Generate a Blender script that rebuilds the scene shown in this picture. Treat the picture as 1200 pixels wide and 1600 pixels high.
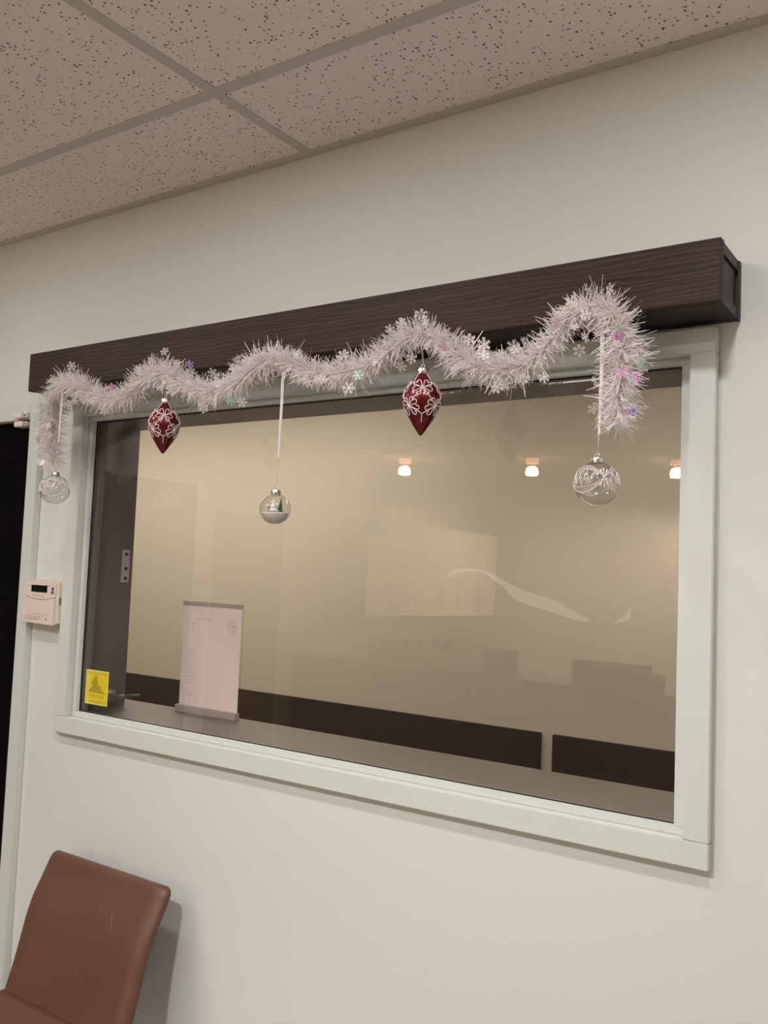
import bpy, bmesh, math, random
from mathutils import Vector, Matrix, Euler
random.seed(7)
for o in list(bpy.data.objects): bpy.data.objects.remove(o)
S = bpy.context.scene; COL = S.collection
R = math.radians

# ------------------------------------------------------------------ camera
H = 1.52                                   # eye height above the floor
F, YAW, PITCH, ROLL, D = 1399.544, .598666, .0663152, .0402475, 1.4
cy, sy, cp, sp = math.cos(YAW), math.sin(YAW), math.cos(PITCH), math.sin(PITCH)
fw = Vector((-sy*cp, cy*cp, sp)); r0 = Vector((cy, sy, 0)); u0 = r0.cross(fw)
cr = r0*math.cos(ROLL)+u0*math.sin(ROLL); cu = u0*math.cos(ROLL)-r0*math.sin(ROLL)
CAM = Vector((0, -D, H))
cd = bpy.data.cameras.new('camera'); co = bpy.data.objects.new('camera', cd); COL.objects.link(co)
m = Matrix((cr, cu, -fw)).transposed().to_4x4(); m.translation = CAM; co.matrix_world = m
cd.sensor_fit = 'VERTICAL'; cd.sensor_height = 24; cd.lens = 24*F/1600; cd.clip_start = .01
S.camera = co
# ------------------------------------------------------------------ world, exposure
w = bpy.data.worlds.new('world'); S.world = w; w.use_nodes = True
w.node_tree.nodes['Background'].inputs[0].default_value = (0, 0, 0, 1)
vs = S.view_settings; vs.view_transform = 'Standard'; vs.look = 'None'; vs.gamma = 1
vs.use_curve_mapping = False; vs.exposure = -0.08
TROFFER, FAR_FILL, POT, CORRIDOR, WASH, MAIN, DESK_FILL = 3.5, 1.5, 60.0, 6.6, 122.0, 760.0, 900.0     # luminance of the lamps' lenses

def ray(u, v): return fw+cr*((u-600)/F)-cu*((v-800)/F)
def onY(u, v, y): d = ray(u, v); return CAM+d*((y-CAM.y)/d.y)
def onX(u, v, x): d = ray(u, v); return CAM+d*((x-CAM.x)/d.x)
def onZ(u, v, z): d = ray(u, v); return CAM+d*((z-CAM.z)/d.z)
GY = .016                                   # front face of the window glass
TILT = R(.42)                               # the pane leans back a little in its frame
GN = Vector((0, math.cos(TILT), -math.sin(TILT))); GC = Vector((0, GY, H-.3791))
def mir(p): return p-GN*(2*(p-GC).dot(GN))   # a thing seen as a reflection stands on this side

# ------------------------------------------------------------------ materials
def nt(name):
    m = bpy.data.materials.new(name); m.use_nodes = True
    t = m.node_tree; return m, t, t.nodes['Principled BSDF']
def srgb(r, g, b):
    f = lambda c: ((c/255+.055)/1.055)**2.4 if c/255 > .04045 else c/255/12.92
    return (f(r), f(g), f(b), 1)
def mat(name, col, rough=.5, metal=0, spec=.5, bump=0, bscale=200, var=0, coat=0, trans=0, ior=1.45):
    m, t, b = nt(name); N = t.nodes; L = t.links
    b.inputs['Base Color'].default_value = col; b.inputs['Roughness'].default_value = rough
    b.inputs['Metallic'].default_value = metal; b.inputs['Specular IOR Level'].default_value = spec
    b.inputs['Coat Weight'].default_value = coat; b.inputs['Transmission Weight'].default_value = trans
    b.inputs['IOR'].default_value = ior
    if bump or var:
        tc = N.new('ShaderNodeTexCoord'); n = N.new('ShaderNodeTexNoise'); n.inputs['Scale'].default_value = bscale
        n.inputs['Detail'].default_value = 4; L.new(tc.outputs['Object'], n.inputs['Vector'])
        if bump:
            bp = N.new('ShaderNodeBump'); bp.inputs['Strength'].default_value = bump; bp.inputs['Distance'].default_value = .002
            L.new(n.outputs['Fac'], bp.inputs['Height']); L.new(bp.outputs['Normal'], b.inputs['Normal'])
        if var:
            n2 = N.new('ShaderNodeTexNoise'); n2.inputs['Scale'].default_value = 3; L.new(tc.outputs['Object'], n2.inputs['Vector'])
            mx = N.new('ShaderNodeMix'); mx.data_type = 'RGBA'; L.new(n2.outputs['Fac'], mx.inputs['Factor'])
            mx.inputs['A'].default_value = tuple(c*(1-var) for c in col[:3])+(1,)
            mx.inputs['B'].default_value = tuple(min(1, c*(1+var)) for c in col[:3])+(1,)
            L.new(mx.outputs['Result'], b.inputs['Base Color'])
    return m
LUM = {}
def lamp(parent, mname, sx, sy=None):
    col, L_ = LUM[mname]
    d = bpy.data.lights.new('lamp', 'AREA'); d.color = col[:3]
    if sy: d.shape = 'RECTANGLE'; d.size = sx; d.size_y = sy; A = sx*sy
    else: d.shape = 'DISK'; d.size = 2*sx; A = math.pi*sx*sx
    d.energy = L_*A*math.pi
    o = bpy.data.objects.new('lamp', d); COL.objects.link(o); o.parent = parent; return o
def emit(name, col, s, lamp=False):
    LUM[name] = (col, s)
    m, t, b = nt(name); b.inputs['Base Color'].default_value = (.8, .8, .8, 1)
    b.inputs['Emission Color'].default_value = col; b.inputs['Emission Strength'].default_value = min(s, 12) if lamp else s
    if lamp: m.cycles.emission_sampling = 'NONE'      # the lamp behind this lens is an area light of luminance s
    return m
def wood(name, c1, c2, axis=0, rough=.45, sc=1.0):
    m, t, b = nt(name); N = t.nodes; L = t.links
    tc = N.new('ShaderNodeTexCoord'); mp = N.new('ShaderNodeMapping')
    s = [14*sc, 14*sc, 14*sc]; s[axis] = 1.1*sc; mp.inputs['Scale'].default_value = s
    L.new(tc.outputs['Object'], mp.inputs['Vector'])
    n = N.new('ShaderNodeTexNoise'); n.inputs['Scale'].default_value = 2.2; n.inputs['Detail'].default_value = 5; n.inputs['Distortion'].default_value = .6
    L.new(mp.outputs[0], n.inputs['Vector'])
    wv = N.new('ShaderNodeTexWave'); wv.bands_direction = 'Z'; wv.inputs['Scale'].default_value = 3.2; wv.inputs['Distortion'].default_value = 9
    wv.inputs['Detail'].default_value = 4; wv.inputs['Detail Scale'].default_value = 1.6; L.new(mp.outputs[0], wv.inputs['Vector'])
    ad = N.new('ShaderNodeMath'); ad.operation = 'MULTIPLY_ADD'; ad.inputs[1].default_value = .55
    L.new(wv.outputs['Fac'], ad.inputs[0]); 
    h = N.new('ShaderNodeMath'); h.operation = 'MULTIPLY'; h.inputs[1].default_value = .6; L.new(n.outputs['Fac'], h.inputs[0]); L.new(h.outputs[0], ad.inputs[2])
    rp = N.new('ShaderNodeValToRGB'); rp.color_ramp.elements[0].color = c1; rp.color_ramp.elements[1].color = c2
    rp.color_ramp.elements[0].position = .25; rp.color_ramp.elements[1].position = .85
    L.new(ad.outputs[0], rp.inputs[0]); L.new(rp.outputs[0], b.inputs['Base Color'])
    b.inputs['Roughness'].default_value = rough; b.inputs['Specular IOR Level'].default_value = .3
    bp = N.new('ShaderNodeBump'); bp.inputs['Strength'].default_value = .25; bp.inputs['Distance'].default_value = .001
    L.new(ad.outputs[0], bp.inputs['Height']); L.new(bp.outputs[0], b.inputs['Normal'])
    return m
def tile_mat():
    m, t, b = nt('ceiling_tile'); N = t.nodes; L = t.links
    tc = N.new('ShaderNodeTexCoord')
    base = srgb(245, 234, 229); dark = srgb(112, 98, 90)
    fac = None
    for sc, lo, off in ((120, .30, 0.), (70, .2, 3.7)):
        mp = N.new('ShaderNodeMapping'); mp.inputs['Location'].default_value = (off, off*.7, 0); L.new(tc.outputs['Object'], mp.inputs['Vector'])
        dn = N.new('ShaderNodeTexNoise'); dn.inputs['Scale'].default_value = 220; L.new(mp.outputs[0], dn.inputs['Vector'])
        mx = N.new('ShaderNodeMix'); mx.data_type = 'VECTOR'; mx.inputs['Factor'].default_value = .004
        L.new(mp.outputs[0], mx.inputs['A']); L.new(dn.outputs['Color'], mx.inputs['B'])
        v = N.new('ShaderNodeTexVoronoi'); v.voronoi_dimensions = '2D'; v.inputs['Scale'].default_value = sc; L.new(mx.outputs['Result'], v.inputs['Vector'])
        sp_ = N.new('ShaderNodeSeparateColor'); L.new(v.outputs['Color'], sp_.inputs[0])
        mr = N.new('ShaderNodeMapRange'); mr.inputs['From Min'].default_value = .68; mr.inputs['From Max'].default_value = 1
        mr.inputs['To Min'].default_value = 0; mr.inputs['To Max'].default_value = lo; L.new(sp_.outputs[0], mr.inputs['Value'])
        lt = N.new('ShaderNodeMath'); lt.operation = 'SUBTRACT'; L.new(mr.outputs[0], lt.inputs[0]); L.new(v.outputs['Distance'], lt.inputs[1])
        st = N.new('ShaderNodeMapRange'); st.inputs['From Min'].default_value = 0; st.inputs['From Max'].default_value = .06; L.new(lt.outputs[0], st.inputs['Value'])
        if fac is None: fac = st.outputs[0]
        else:
            mm = N.new('ShaderNodeMath'); mm.operation = 'MAXIMUM'; L.new(fac, mm.inputs[0]); L.new(st.outputs[0], mm.inputs[1]); fac = mm.outputs[0]
    cx = N.new('ShaderNodeMix'); cx.data_type = 'RGBA'; cx.inputs['A'].default_value = base; cx.inputs['B'].default_value = dark
    L.new(fac, cx.inputs['Factor']); L.new(cx.outputs['Result'], b.inputs['Base Color'])
    inv = N.new('ShaderNodeMath'); inv.operation = 'SUBTRACT'; inv.inputs[0].default_value = 1; L.new(fac, inv.inputs[1])
    bp = N.new('ShaderNodeBump'); bp.inputs['Strength'].default_value = .5; bp.inputs['Distance'].default_value = .002
    L.new(inv.outputs[0], bp.inputs['Height']); L.new(bp.outputs[0], b.inputs['Normal'])
    b.inputs['Roughness'].default_value = .95
    return m
def film(name, cols, transl=.35, rough=.28, spec=.7):
    """thin shiny plastic film; colour picked per strand"""
    m, t, b = nt(name); N = t.nodes; L = t.links
    g = N.new('ShaderNodeNewGeometry'); rp = N.new('ShaderNodeValToRGB'); rp.color_ramp.interpolation = 'CONSTANT'
    e = rp.color_ramp.elements
    while len(e) < len(cols): e.new(.5)
    for i, (p, c) in enumerate(cols): e[i].position = p; e[i].color = c
    L.new(g.outputs['Random Per Island'], rp.inputs[0]); L.new(rp.outputs[0], b.inputs['Base Color'])
    b.inputs['Roughness'].default_value = rough; b.inputs['Specular IOR Level'].default_value = spec
    tr = N.new('ShaderNodeBsdfTranslucent'); L.new(rp.outputs[0], tr.inputs['Color'])
    mx = N.new('ShaderNodeMixShader'); mx.inputs[0].default_value = transl
    L.new(b.outputs[0], mx.inputs[1]); L.new(tr.outputs[0], mx.inputs[2]); L.new(mx.outputs[0], N['Material Output'].inputs[0])
    return m
def veil(name, col, a):
    """translucent layer: lets part of the light straight through"""
    m, t, b = nt(name); N = t.nodes; L = t.links
    b.inputs['Base Color'].default_value = col; b.inputs['Roughness'].default_value = .6; b.inputs['Alpha'].default_value = a
    return m
def glass(name, tint=(1, 1, 1, 1), k=1.8):
    """thin clear sheet: mirror reflection by Fresnel on the side the light meets, straight through otherwise"""
    m, t, b = nt(name); N = t.nodes; L = t.links
    tr = N.new('ShaderNodeBsdfTransparent'); tr.inputs[0].default_value = tint
    gl = N.new('ShaderNodeBsdfGlossy'); gl.inputs['Roughness'].default_value = 0
    fr = N.new('ShaderNodeFresnel'); fr.inputs[0].default_value = 1.5
    ml = N.new('ShaderNodeMath'); ml.operation = 'MULTIPLY'; ml.inputs[1].default_value = k; ml.use_clamp = True
    g = N.new('ShaderNodeNewGeometry'); iv = N.new('ShaderNodeMath'); iv.operation = 'SUBTRACT'; iv.inputs[0].default_value = 1
    m2 = N.new('ShaderNodeMath'); m2.operation = 'MULTIPLY'; mx = N.new('ShaderNodeMixShader')
    L.new(g.outputs['Backfacing'], iv.inputs[1]); L.new(fr.outputs[0], ml.inputs[0]); L.new(ml.outputs[0], m2.inputs[0]); L.new(iv.outputs[0], m2.inputs[1])
    L.new(m2.outputs[0], mx.inputs[0]); L.new(tr.outputs[0], mx.inputs[1]); L.new(gl.outputs[0], mx.inputs[2]); L.new(mx.outputs[0], N['Material Output'].inputs[0])
    return m
def leather():
    m, t, b = nt('brown_leather'); N = t.nodes; L = t.links
    tc = N.new('ShaderNodeTexCoord'); n = N.new('ShaderNodeTexNoise'); n.inputs['Scale'].default_value = 5; n.inputs['Detail'].default_value = 3
    L.new(tc.outputs['Object'], n.inputs['Vector'])
    rp = N.new('ShaderNodeValToRGB'); rp.color_ramp.elements[0].color = srgb(85, 57, 43); rp.color_ramp.elements[1].color = srgb(104, 72, 57)
    L.new(n.outputs['Fac'], rp.inputs[0]); L.new(rp.outputs[0], b.inputs['Base Color'])
    v = N.new('ShaderNodeTexVoronoi'); v.inputs['Scale'].default_value = 500; L.new(tc.outputs['Object'], v.inputs['Vector'])
    bp = N.new('ShaderNodeBump'); bp.inputs['Strength'].default_value = .12; bp.inputs['Distance'].default_value = .001
    L.new(v.outputs['Distance'], bp.inputs['Height']); L.new(bp.outputs[0], b.inputs['Normal'])
    b.inputs['Roughness'].default_value = .42; b.inputs['Specular IOR Level'].default_value = .45
    return m
M = {}
M['mint'] = mat('mint_wall_paint', srgb(215, 218, 212), .6, bump=.08, bscale=260)
M['trim'] = mat('mint_gloss_paint', srgb(208, 214, 207), .32)
M['tile'] = tile_mat()
M['tee'] = mat('grid_metal', srgb(202, 196, 187), .5)
M['wood'] = wood('dark_stained_pine', srgb(32, 22, 18), srgb(62, 43, 35), 0, .6)
M['wood_dark'] = wood('dark_stained_edge', srgb(28, 21, 17), srgb(50, 39, 32), 0)
M['taupe'] = mat('taupe_frame_paint', srgb(120, 111, 102), .45)
M['grey'] = mat('charcoal_frame_paint', srgb(104, 99, 95), .45)
M['gasket'] = mat('black_gasket', srgb(12, 12, 12), .6)
M['glass'] = glass('window_glass')
M['ball'] = glass('thin_clear_glass', (.965, .962, .96, 1), 1.3)
M['beige'] = mat('beige_wall_paint', srgb(213, 203, 186), .6, bump=.05)
M['board'] = mat('dark_brown_laminate', srgb(66, 56, 50), .4)
M['black'] = mat('black_door_paint', srgb(6, 5, 5), .9, spec=.1)
M['floor'] = mat('grey_vinyl_floor', srgb(158, 150, 143), .4, var=.06)
M['carpet'] = mat('brown_carpet', srgb(110, 96, 82), .9, var=.15)
M['ivory'] = mat('pinkish_ivory_plastic', srgb(222, 208, 198), .4)
M['ivory_side'] = mat('cream_plastic', srgb(222, 210, 184), .4)
M['lcd'] = mat('dark_green_lcd', srgb(12, 24, 10), .15)
M['button'] = mat('grey_rubber_button', srgb(96, 78, 72), .6)
M['line'] = mat('grey_print', srgb(168, 142, 132), .6)
M['white_plastic'] = mat('white_plastic', srgb(226, 216, 206), .4)
M['steel_paint'] = mat('zinc_plate', srgb(176, 172, 168), .4)
M['dark_hole'] = mat('screw_hole', srgb(60, 55, 50), .6)
M['silver'] = mat('silver_cap_metal', (.85, .82, .8, 1), .2, 1)
M['steel'] = mat('brushed_steel', (.62, .62, .62, 1), .32, 1)
M['bronze'] = mat('dark_bronze', (.12, .1, .1, 1), .35, 1)
M['red'] = mat('red_satin_lacquer', srgb(98, 6, 11), .34, .5, coat=.35)
M['glitter'] = mat('white_glitter_paste', srgb(240, 222, 220), .55, bump=.6, bscale=1800)
M['gem'] = mat('pearl_gem', srgb(235, 230, 228), .12, .3, coat=1)
M['ink'] = mat('white_enamel_line', srgb(236, 228, 226), .5)
M['frost'] = veil('frosted_print', srgb(214, 208, 206), .42)
M['snow'] = mat('white_snow_beads', srgb(236, 228, 224), .7, bump=1, bscale=900)
M['white_tree'] = mat('white_flocked_tree', srgb(238, 234, 232), .7, bump=.5, bscale=900)
M['green_tree'] = mat('green_bottlebrush', srgb(34, 92, 62), .6, bump=.5, bscale=900)
M['bark'] = mat('brown_twig', srgb(70, 52, 40), .7)
M['ribbon'] = mat('white_satin_ribbon', srgb(236, 226, 222), .35)
M['thread'] = mat('clear_thread', srgb(200, 194, 188), .4)
wh = srgb(248, 242, 241)
M['tinsel'] = film('white_tinsel_film', [(0, wh), (.45, srgb(250, 244, 243)), (.93, srgb(246, 228, 236)), (.97, srgb(228, 244, 238))])
M['flake'] = film('white_snowflake_film', [(0, wh), (.5, srgb(250, 244, 244))], .3, .2, .9)
M['flake_pink'] = film('pink_iridescent_film', [(0, srgb(228, 160, 214)), (.6, srgb(240, 196, 230))], .3, .15, 1)
M['flake_green'] = film('green_iridescent_film', [(0, srgb(176, 242, 196)), (.6, srgb(210, 246, 218))], .3, .15, 1)
M['flake_violet'] = film('violet_iridescent_film', [(0, srgb(190, 180, 246)), (.6, srgb(226, 212, 248))], .3, .15, 1)
M['leather'] = leather()
M['chair_metal'] = mat('chrome_leg', (.6, .6, .6, 1), .2, 1)
M['paper'] = film('pink_paper', [(0, srgb(255, 243, 240)), (.9, srgb(255, 243, 240))], .35, .7, .3)
M['print'] = mat('faint_print_show_through', srgb(236, 216, 214), .7)
M['acrylic'] = glass('clear_acrylic', (.96, .96, .96, 1))
M['grey_strip'] = mat('grey_plastic_strip', srgb(176, 162, 154), .4)
M['yellow'] = mat('yellow_sticker', srgb(232, 206, 40), .5)
M['yellow_edge'] = mat('pale_yellow_edge', srgb(238, 222, 120), .5)
M['olive'] = mat('olive_ink', srgb(178, 160, 34), .5)
M['olive2'] = mat('olive_text_ink', srgb(190, 164, 34), .5)
M['wave'] = veil('pale_wave_layer', srgb(250, 246, 238), .13)  # thin pale see-through layer for the wave shape
M['cab'] = mat('cream_laminate', srgb(232, 216, 188), .4)
M['door_brown'] = mat('dark_brown_door', srgb(66, 54, 46), .45)
M['door_tan'] = mat('tan_door', srgb(142, 126, 100), .5)
M['desk'] = mat('dark_walnut_desk', srgb(64, 50, 40), .4)
M['top'] = mat('taupe_laminate_top', srgb(120, 104, 90), .4)
M['white'] = mat('white_office_plastic', srgb(226, 220, 210), .5)
M['sheet'] = mat('white_paper', srgb(240, 236, 226), .7)
M['dark'] = mat('dark_office_plastic', srgb(44, 40, 38), .5)
M['room'] = mat('cream_wall_paint', srgb(222, 210, 190), .6)
M['lamp_white'] = mat('white_enamel_trim', srgb(228, 222, 212), .4)
M['troffer'] = emit('troffer_lens_glow', (1, .965, .95, 1), TROFFER, True)
M['troffer_fill'] = emit('far_troffer_lens_glow', (1, .95, .9, 1), FAR_FILL, True)  # lens of the added fill panels
M['desk_fill'] = emit('desk_downlight_lens_glow', (1, .93, .84, 1), DESK_FILL, True)
M['main'] = emit('main_downlight_lens_glow', (1, .96, .965, 1), MAIN, True)
M['pot'] = emit('warm_bulb_glow', (1, .6, .3, 1), POT)
M['collar'] = emit('warm_collar_glow', (1, .42, .25, 1), 6); M['collar'].cycles.emission_sampling = 'NONE'
M['wash'] = emit('downlight_lens_glow', (1, .96, .965, 1), WASH, True)
M['corr'] = emit('corridor_lens_glow', (1, .92, .8, 1), CORRIDOR, True)

# ------------------------------------------------------------------ mesh helpers
def link(name, me, m, parent=None):
    o = bpy.data.objects.new(name, me); COL.objects.link(o)
    if m is not None and not me.materials: me.materials.append(m)
    if parent: o.parent = parent
    return o
def obj(name, bm, m, parent=None, smooth=False, bevel=0, seg=2):
    if bevel:
        bmesh.ops.bevel(bm, geom=bm.edges[:], offset=bevel, segments=seg, affect='EDGES', clamp_overlap=True)
    bmesh.ops.recalc_face_normals(bm, faces=bm.faces[:])
    me = bpy.data.meshes.new(name); bm.to_mesh(me); bm.free()
    if smooth:
        for p in me.polygons: p.use_smooth = True
    o = link(name, me, m, parent)
    return o
def box(bm, x0, x1, y0, y1, z0, z1):
    vv = [bm.verts.new((x, y, z)) for x in (min(x0, x1), max(x0, x1)) for y in (min(y0, y1), max(y0, y1)) for z in (min(z0, z1), max(z0, z1))]
    for f in ((0, 1, 3, 2), (4, 6, 7, 5), (0, 4, 5, 1), (2, 3, 7, 6), (0, 2, 6, 4), (1, 5, 7, 3)):
        bm.faces.new([vv[i] for i in f])
    return bm
def B(*a): return box(bmesh.new(), *a)
def part(name, m, parent, *a, bevel=0): return obj(name, B(*a), m, parent, bevel=bevel)
def tube(bm, pts, r, n=6, cap=True):
    pts = [Vector(p) for p in pts]; rs = r if isinstance(r, (list, tuple)) else [r]*len(pts)
    up = Vector((0, 0, 1)); prev = None; rings = []
    for i, p in enumerate(pts):
        t = (pts[min(i+1, len(pts)-1)]-pts[max(i-1, 0)])
        if t.length < 1e-9: t = Vector((0, 0, 1))
        t.normalize()
        if prev is None:
            a = t.cross(up)
            if a.length < 1e-3: a = t.cross(Vector((1, 0, 0)))
        else: a = prev-t*prev.dot(t)
        if a.length < 1e-6: a = t.cross(Vector((1, 0, 0)))
        a.normalize(); prev = a; b = t.cross(a)
        rings.append([bm.verts.new(p+(a*math.cos(2*math.pi*k/n)+b*math.sin(2*math.pi*k/n))*rs[i]) for k in range(n)])
    for q, s in zip(rings, rings[1:]):
        for k in range(n): bm.faces.new((q[k], q[(k+1) % n], s[(k+1) % n], s[k]))
    if cap and n > 2: bm.faces.new(rings[0][::-1]); bm.faces.new(rings[-1])
    return bm
def lathe(bm, prof, n=40, c=(0, 0, 0)):
    rings = []
    for r, z in prof:
        if r < 1e-6: rings.append([bm.verts.new((c[0], c[1], c[2]+z))])
        else: rings.append([bm.verts.new((c[0]+r*math.cos(2*math.pi*k/n), c[1]+r*math.sin(2*math.pi*k/n), c[2]+z)) for k in range(n)])
    for a, b in zip(rings, rings[1:]):
        for k in range(n):
            f = [a[k % len(a)], a[(k+1) % len(a)], b[(k+1) % len(b)], b[k % len(b)]]
            g = []
            for v in f:
                if v not in g: g.append(v)
            if len(g) > 2: bm.faces.new(g)
    return bm
def prism(bm, poly, axis, a, b):
    """poly in the two other axes, extruded along axis from a to b"""
    def P(q, t):
        l = [0, 0, 0]; o = [i for i in range(3) if i != axis]; l[o[0]], l[o[1]], l[axis] = q[0], q[1], t; return l
    A = [bm.verts.new(P(q, a)) for q in poly]; C = [bm.verts.new(P(q, b)) for q in poly]
    n = len(poly); bm.faces.new(A); bm.faces.new(C[::-1])
    for i in range(n): bm.faces.new((A[i], A[(i+1) % n], C[(i+1) % n], C[i]))
    return bm
def tag(o, label, cat, group=None):
    o['label'] = label; o['category'] = cat
    if group: o['group'] = group
    return o
def struct(o, label=None):
    o['kind'] = 'structure'
    if label: o['label'] = label
    return o
def empty(name, loc=(0, 0, 0)):
    o = bpy.data.objects.new(name, None); COL.objects.link(o); o.location = loc; o.empty_display_size = .05
    return o
def thing(name, loc, label, cat, group=None): return tag(empty(name, loc), label, cat, group)
def relink(root):
    """children were built in world coordinates: keep them there under a root placed at the thing's base"""
    for c in root.children: c.location = c.location-root.location

# ------------------------------------------------------------------ the room
XL, XR, ZB = -1.8891, -.3457, H-.4184          # casing, outer
xl, xr, zb, zt = -1.8476, -.3849, H-.3791, H+.353   # casing, inner
ZT = zt+.0395; C = H+.859; T = .018
OX0, OX1, OZ0, OZ1 = -1.90, -.36, zb-.006, zt+.004  # rough opening
DX1, DZ = -2.066, H+.357                        # door opening: right edge, head
DX0 = DX1-.80
WL = -2.94                                      # short left wall
WB = -1.5035                                    # where the room widens
WX, WY, WR = -4.5, -6.95, 2.2                   # far left wall, far wall, right wall
CY = 2.3                                        # far wall of the corridor behind the window
bm = bmesh.new(); TH = .2
box(bm, OX1, WR+.15, 0, TH, 0, C+.15)
box(bm, OX0, OX1, 0, TH, 0, OZ0); box(bm, OX0, OX1, 0, TH, OZ1, C+.15)
box(bm, DX1, OX0, 0, TH, 0, C+.15); box(bm, DX0, DX1, 0, TH, DZ, C+.15); box(bm, WL-.15, DX0, 0, TH, 0, C+.15)
struct(obj('wall_window', bm, M['mint']), 'pale mint painted wall around the window')
struct(obj('floor', B(WX-.15, WR+.15, WY-.15, 0, -.1, 0), M['floor']))
bm = bmesh.new(); box(bm, WL-.15, WL, WB+.15, 0, 0, C+.15)
struct(obj('wall_left', bm, M['room']))
struct(obj('wall_recess', B(WX-.15, WL, WB, WB+.15, 0, C+.15), M['room']))
struct(obj('wall_left_far', B(WX-.15, WX, WY-.15, WB, 0, C+.15), M['room']))
struct(obj('wall_far', B(WX, WR, WY-.15, WY, 0, C+.15), M['room']))
struct(obj('wall_right', B(WR, WR+.15, WY-.15, 0, 0, C+.15), M['mint']))
# corridor behind the glass
struct(obj('floor_corridor', B(-6.6, 1.6, TH, CY+.15, -.1, 0), M['carpet']))
struct(obj('wall_corridor', B(-6.6, 1.6, CY, CY+.15, 0, C+.15), M['beige']), 'beige corridor wall seen through the window')
struct(obj('wall_corridor_left', B(-6.75, -6.6, TH, CY+.15, 0, C+.15), M['beige']))
struct(obj('wall_corridor_right', B(1.6, 1.75, TH, CY+.15, 0, C+.15), M['beige']))
struct(obj('wall_corridor_near', B(-6.6, WL-.15, 0, TH, 0, C+.15), M['beige']))
struct(obj('ceiling_corridor', B(-6.75, 1.75, TH, CY+.15, C+.15, C+.25), M['room']))
# ceiling: slab, tiles, tee grid
ceil = struct(obj('ceiling', B(WX-.15, WR+.15, WY-.15, TH, C+.15, C+.25), M['room']), 'suspended ceiling of speckled tiles in a metal grid')
XT, YT, TX, TY = -1.1725, -.2839, 1.2192, .6096
xs = [XT+k*TX for k in range(-4, 5)]; ys = [YT-k*TY for k in range(-1, 13)]
TROF = [(-1, 2), (0, 5), (0, 8)]  # last two cells: added panels, outside the reflected view, to brighten the far room
tiles = {}
def cell(ix, iy, X0, X1, Y0, Y1):
    a0, a1 = max(xs[ix], X0), min(xs[ix+1], X1); b0, b1 = max(ys[iy+1], Y0), min(ys[iy], Y1)
    return (a0, a1, b0, b1) if a1-a0 > .03 and b1-b0 > .03 else None
TROFC = []
for (X0, X1, Y0, Y1) in ((WL, WR, WB, 0), (WX, WR, WY, WB)):
    for ix in range(len(xs)-1):
        for iy in range(len(ys)-1):
            c = cell(ix, iy, X0, X1, Y0, Y1)
            if not c: continue
            if (ix-4, iy-1) in TROF:
                TROFC.append(((ix-4, iy-1), c)); continue
            sx, sy_ = c[1]-c[0]-.006, c[3]-c[2]-.006
            k = (round(sx, 3), round(sy_, 3))
            if k not in tiles:
                me = bpy.data.meshes.new('ceiling_tile'); b_ = box(bmesh.new(), -sx/2, sx/2, -sy_/2, sy_/2, 0, .014)
                b_.to_mesh(me); b_.free(); me.materials.append(M['tile']); tiles[k] = me
            o = link('ceiling_tile', tiles[k], None, ceil); o.location = ((c[0]+c[1])/2, (c[2]+c[3])/2, C+.0016)
for y in ys[1:]:
    X0 = WL if y > WB+.01 else WX
    if y > WY: part('ceiling_tee', M['tee'], ceil, X0, WR, y-.012, y+.012, C-.0004, C+.0015)
for x in xs:
    if WX < x < WR: part('ceiling_tee', M['tee'], ceil, x-.012, x+.012, WY, 0 if x > WL else WB, C, C+.0016)
part('wall_angle', M['tee'], ceil, WL, WR, -.022, 0, C-.0008, C+.001)
part('wall_angle', M['tee'], ceil, WX, WR, WY, WY+.022, C-.0008, C+.001)
# ------------------------------------------------------------------ window
win = struct(empty('window_1', (-1.12, 0, zb)), 'wide interior window with mint painted casing')
def wp(name, m, *a, bevel=0):
    o = part(name, m, win, *a, bevel=bevel); return o
wp('casing_board', M['trim'], XL, XR, -T, 0, ZB, zb, bevel=.0015)
wp('casing_board', M['trim'], XL, XR, -T, 0, zt, ZT, bevel=.0015)
wp('casing_board', M['trim'], XL, xl, -T, 0, zb, zt, bevel=.0015)
wp('casing_board', M['trim'], xr, XR, -T, 0, zb, zt, bevel=.0015)
wp('jamb_board', M['trim'], OX0, OX1, 0, GY+.006, OZ0, zb)
wp('jamb_board', M['trim'], OX0, OX1, 0, GY+.006, zt, OZ1)
wp('jamb_board', M['trim'], OX0, xl, 0, GY+.006, zb, zt)
wp('jamb_board', M['trim'], xr, OX1, 0, GY+.006, zb, zt)
sl, sr, sb, st = xl+.0115, xr-.0175, zb+.0125, zt-.0112
wp('glazing_stop', M['trim'], xl, xr, .002, GY-.0012, zb, sb, bevel=.001)
wp('glazing_stop', M['trim'], xl, xr, .002, GY-.0012, st, zt, bevel=.001)
wp('glazing_stop', M['trim'], xl, sl, .002, GY-.0012, sb, st, bevel=.001)
wp('glazing_stop', M['trim'], sr, xr, .002, GY-.0012, sb, st, bevel=.001)
g = .0016
wp('gasket', M['gasket'], xl, xr, GY-.0012, GY, zb, sb+g); wp('gasket', M['gasket'], xl, xr, GY-.0012, GY, st-g*1.6, zt)
wp('gasket', M['gasket'], xl, sl+g*1.6, GY-.0012, GY, sb+g, st-g*1.6)
pane = obj('pane', B(xl+.001, xr-.001, 0, .006, 0, zt-zb-.001), M['glass'], win)
pane.location = (0, GY, zb+.001); pane.rotation_euler = (-TILT, 0, 0)
for z in (H+.10, H-.06, H-.2, H-.31):
    b_ = bmesh.new(); bmesh.ops.create_uvsphere(b_, u_segments=8, v_segments=5, radius=.0012)
    o = obj('nail_head', b_, M['dark_hole'], win); o.location = (sl, .010, z)
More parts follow.
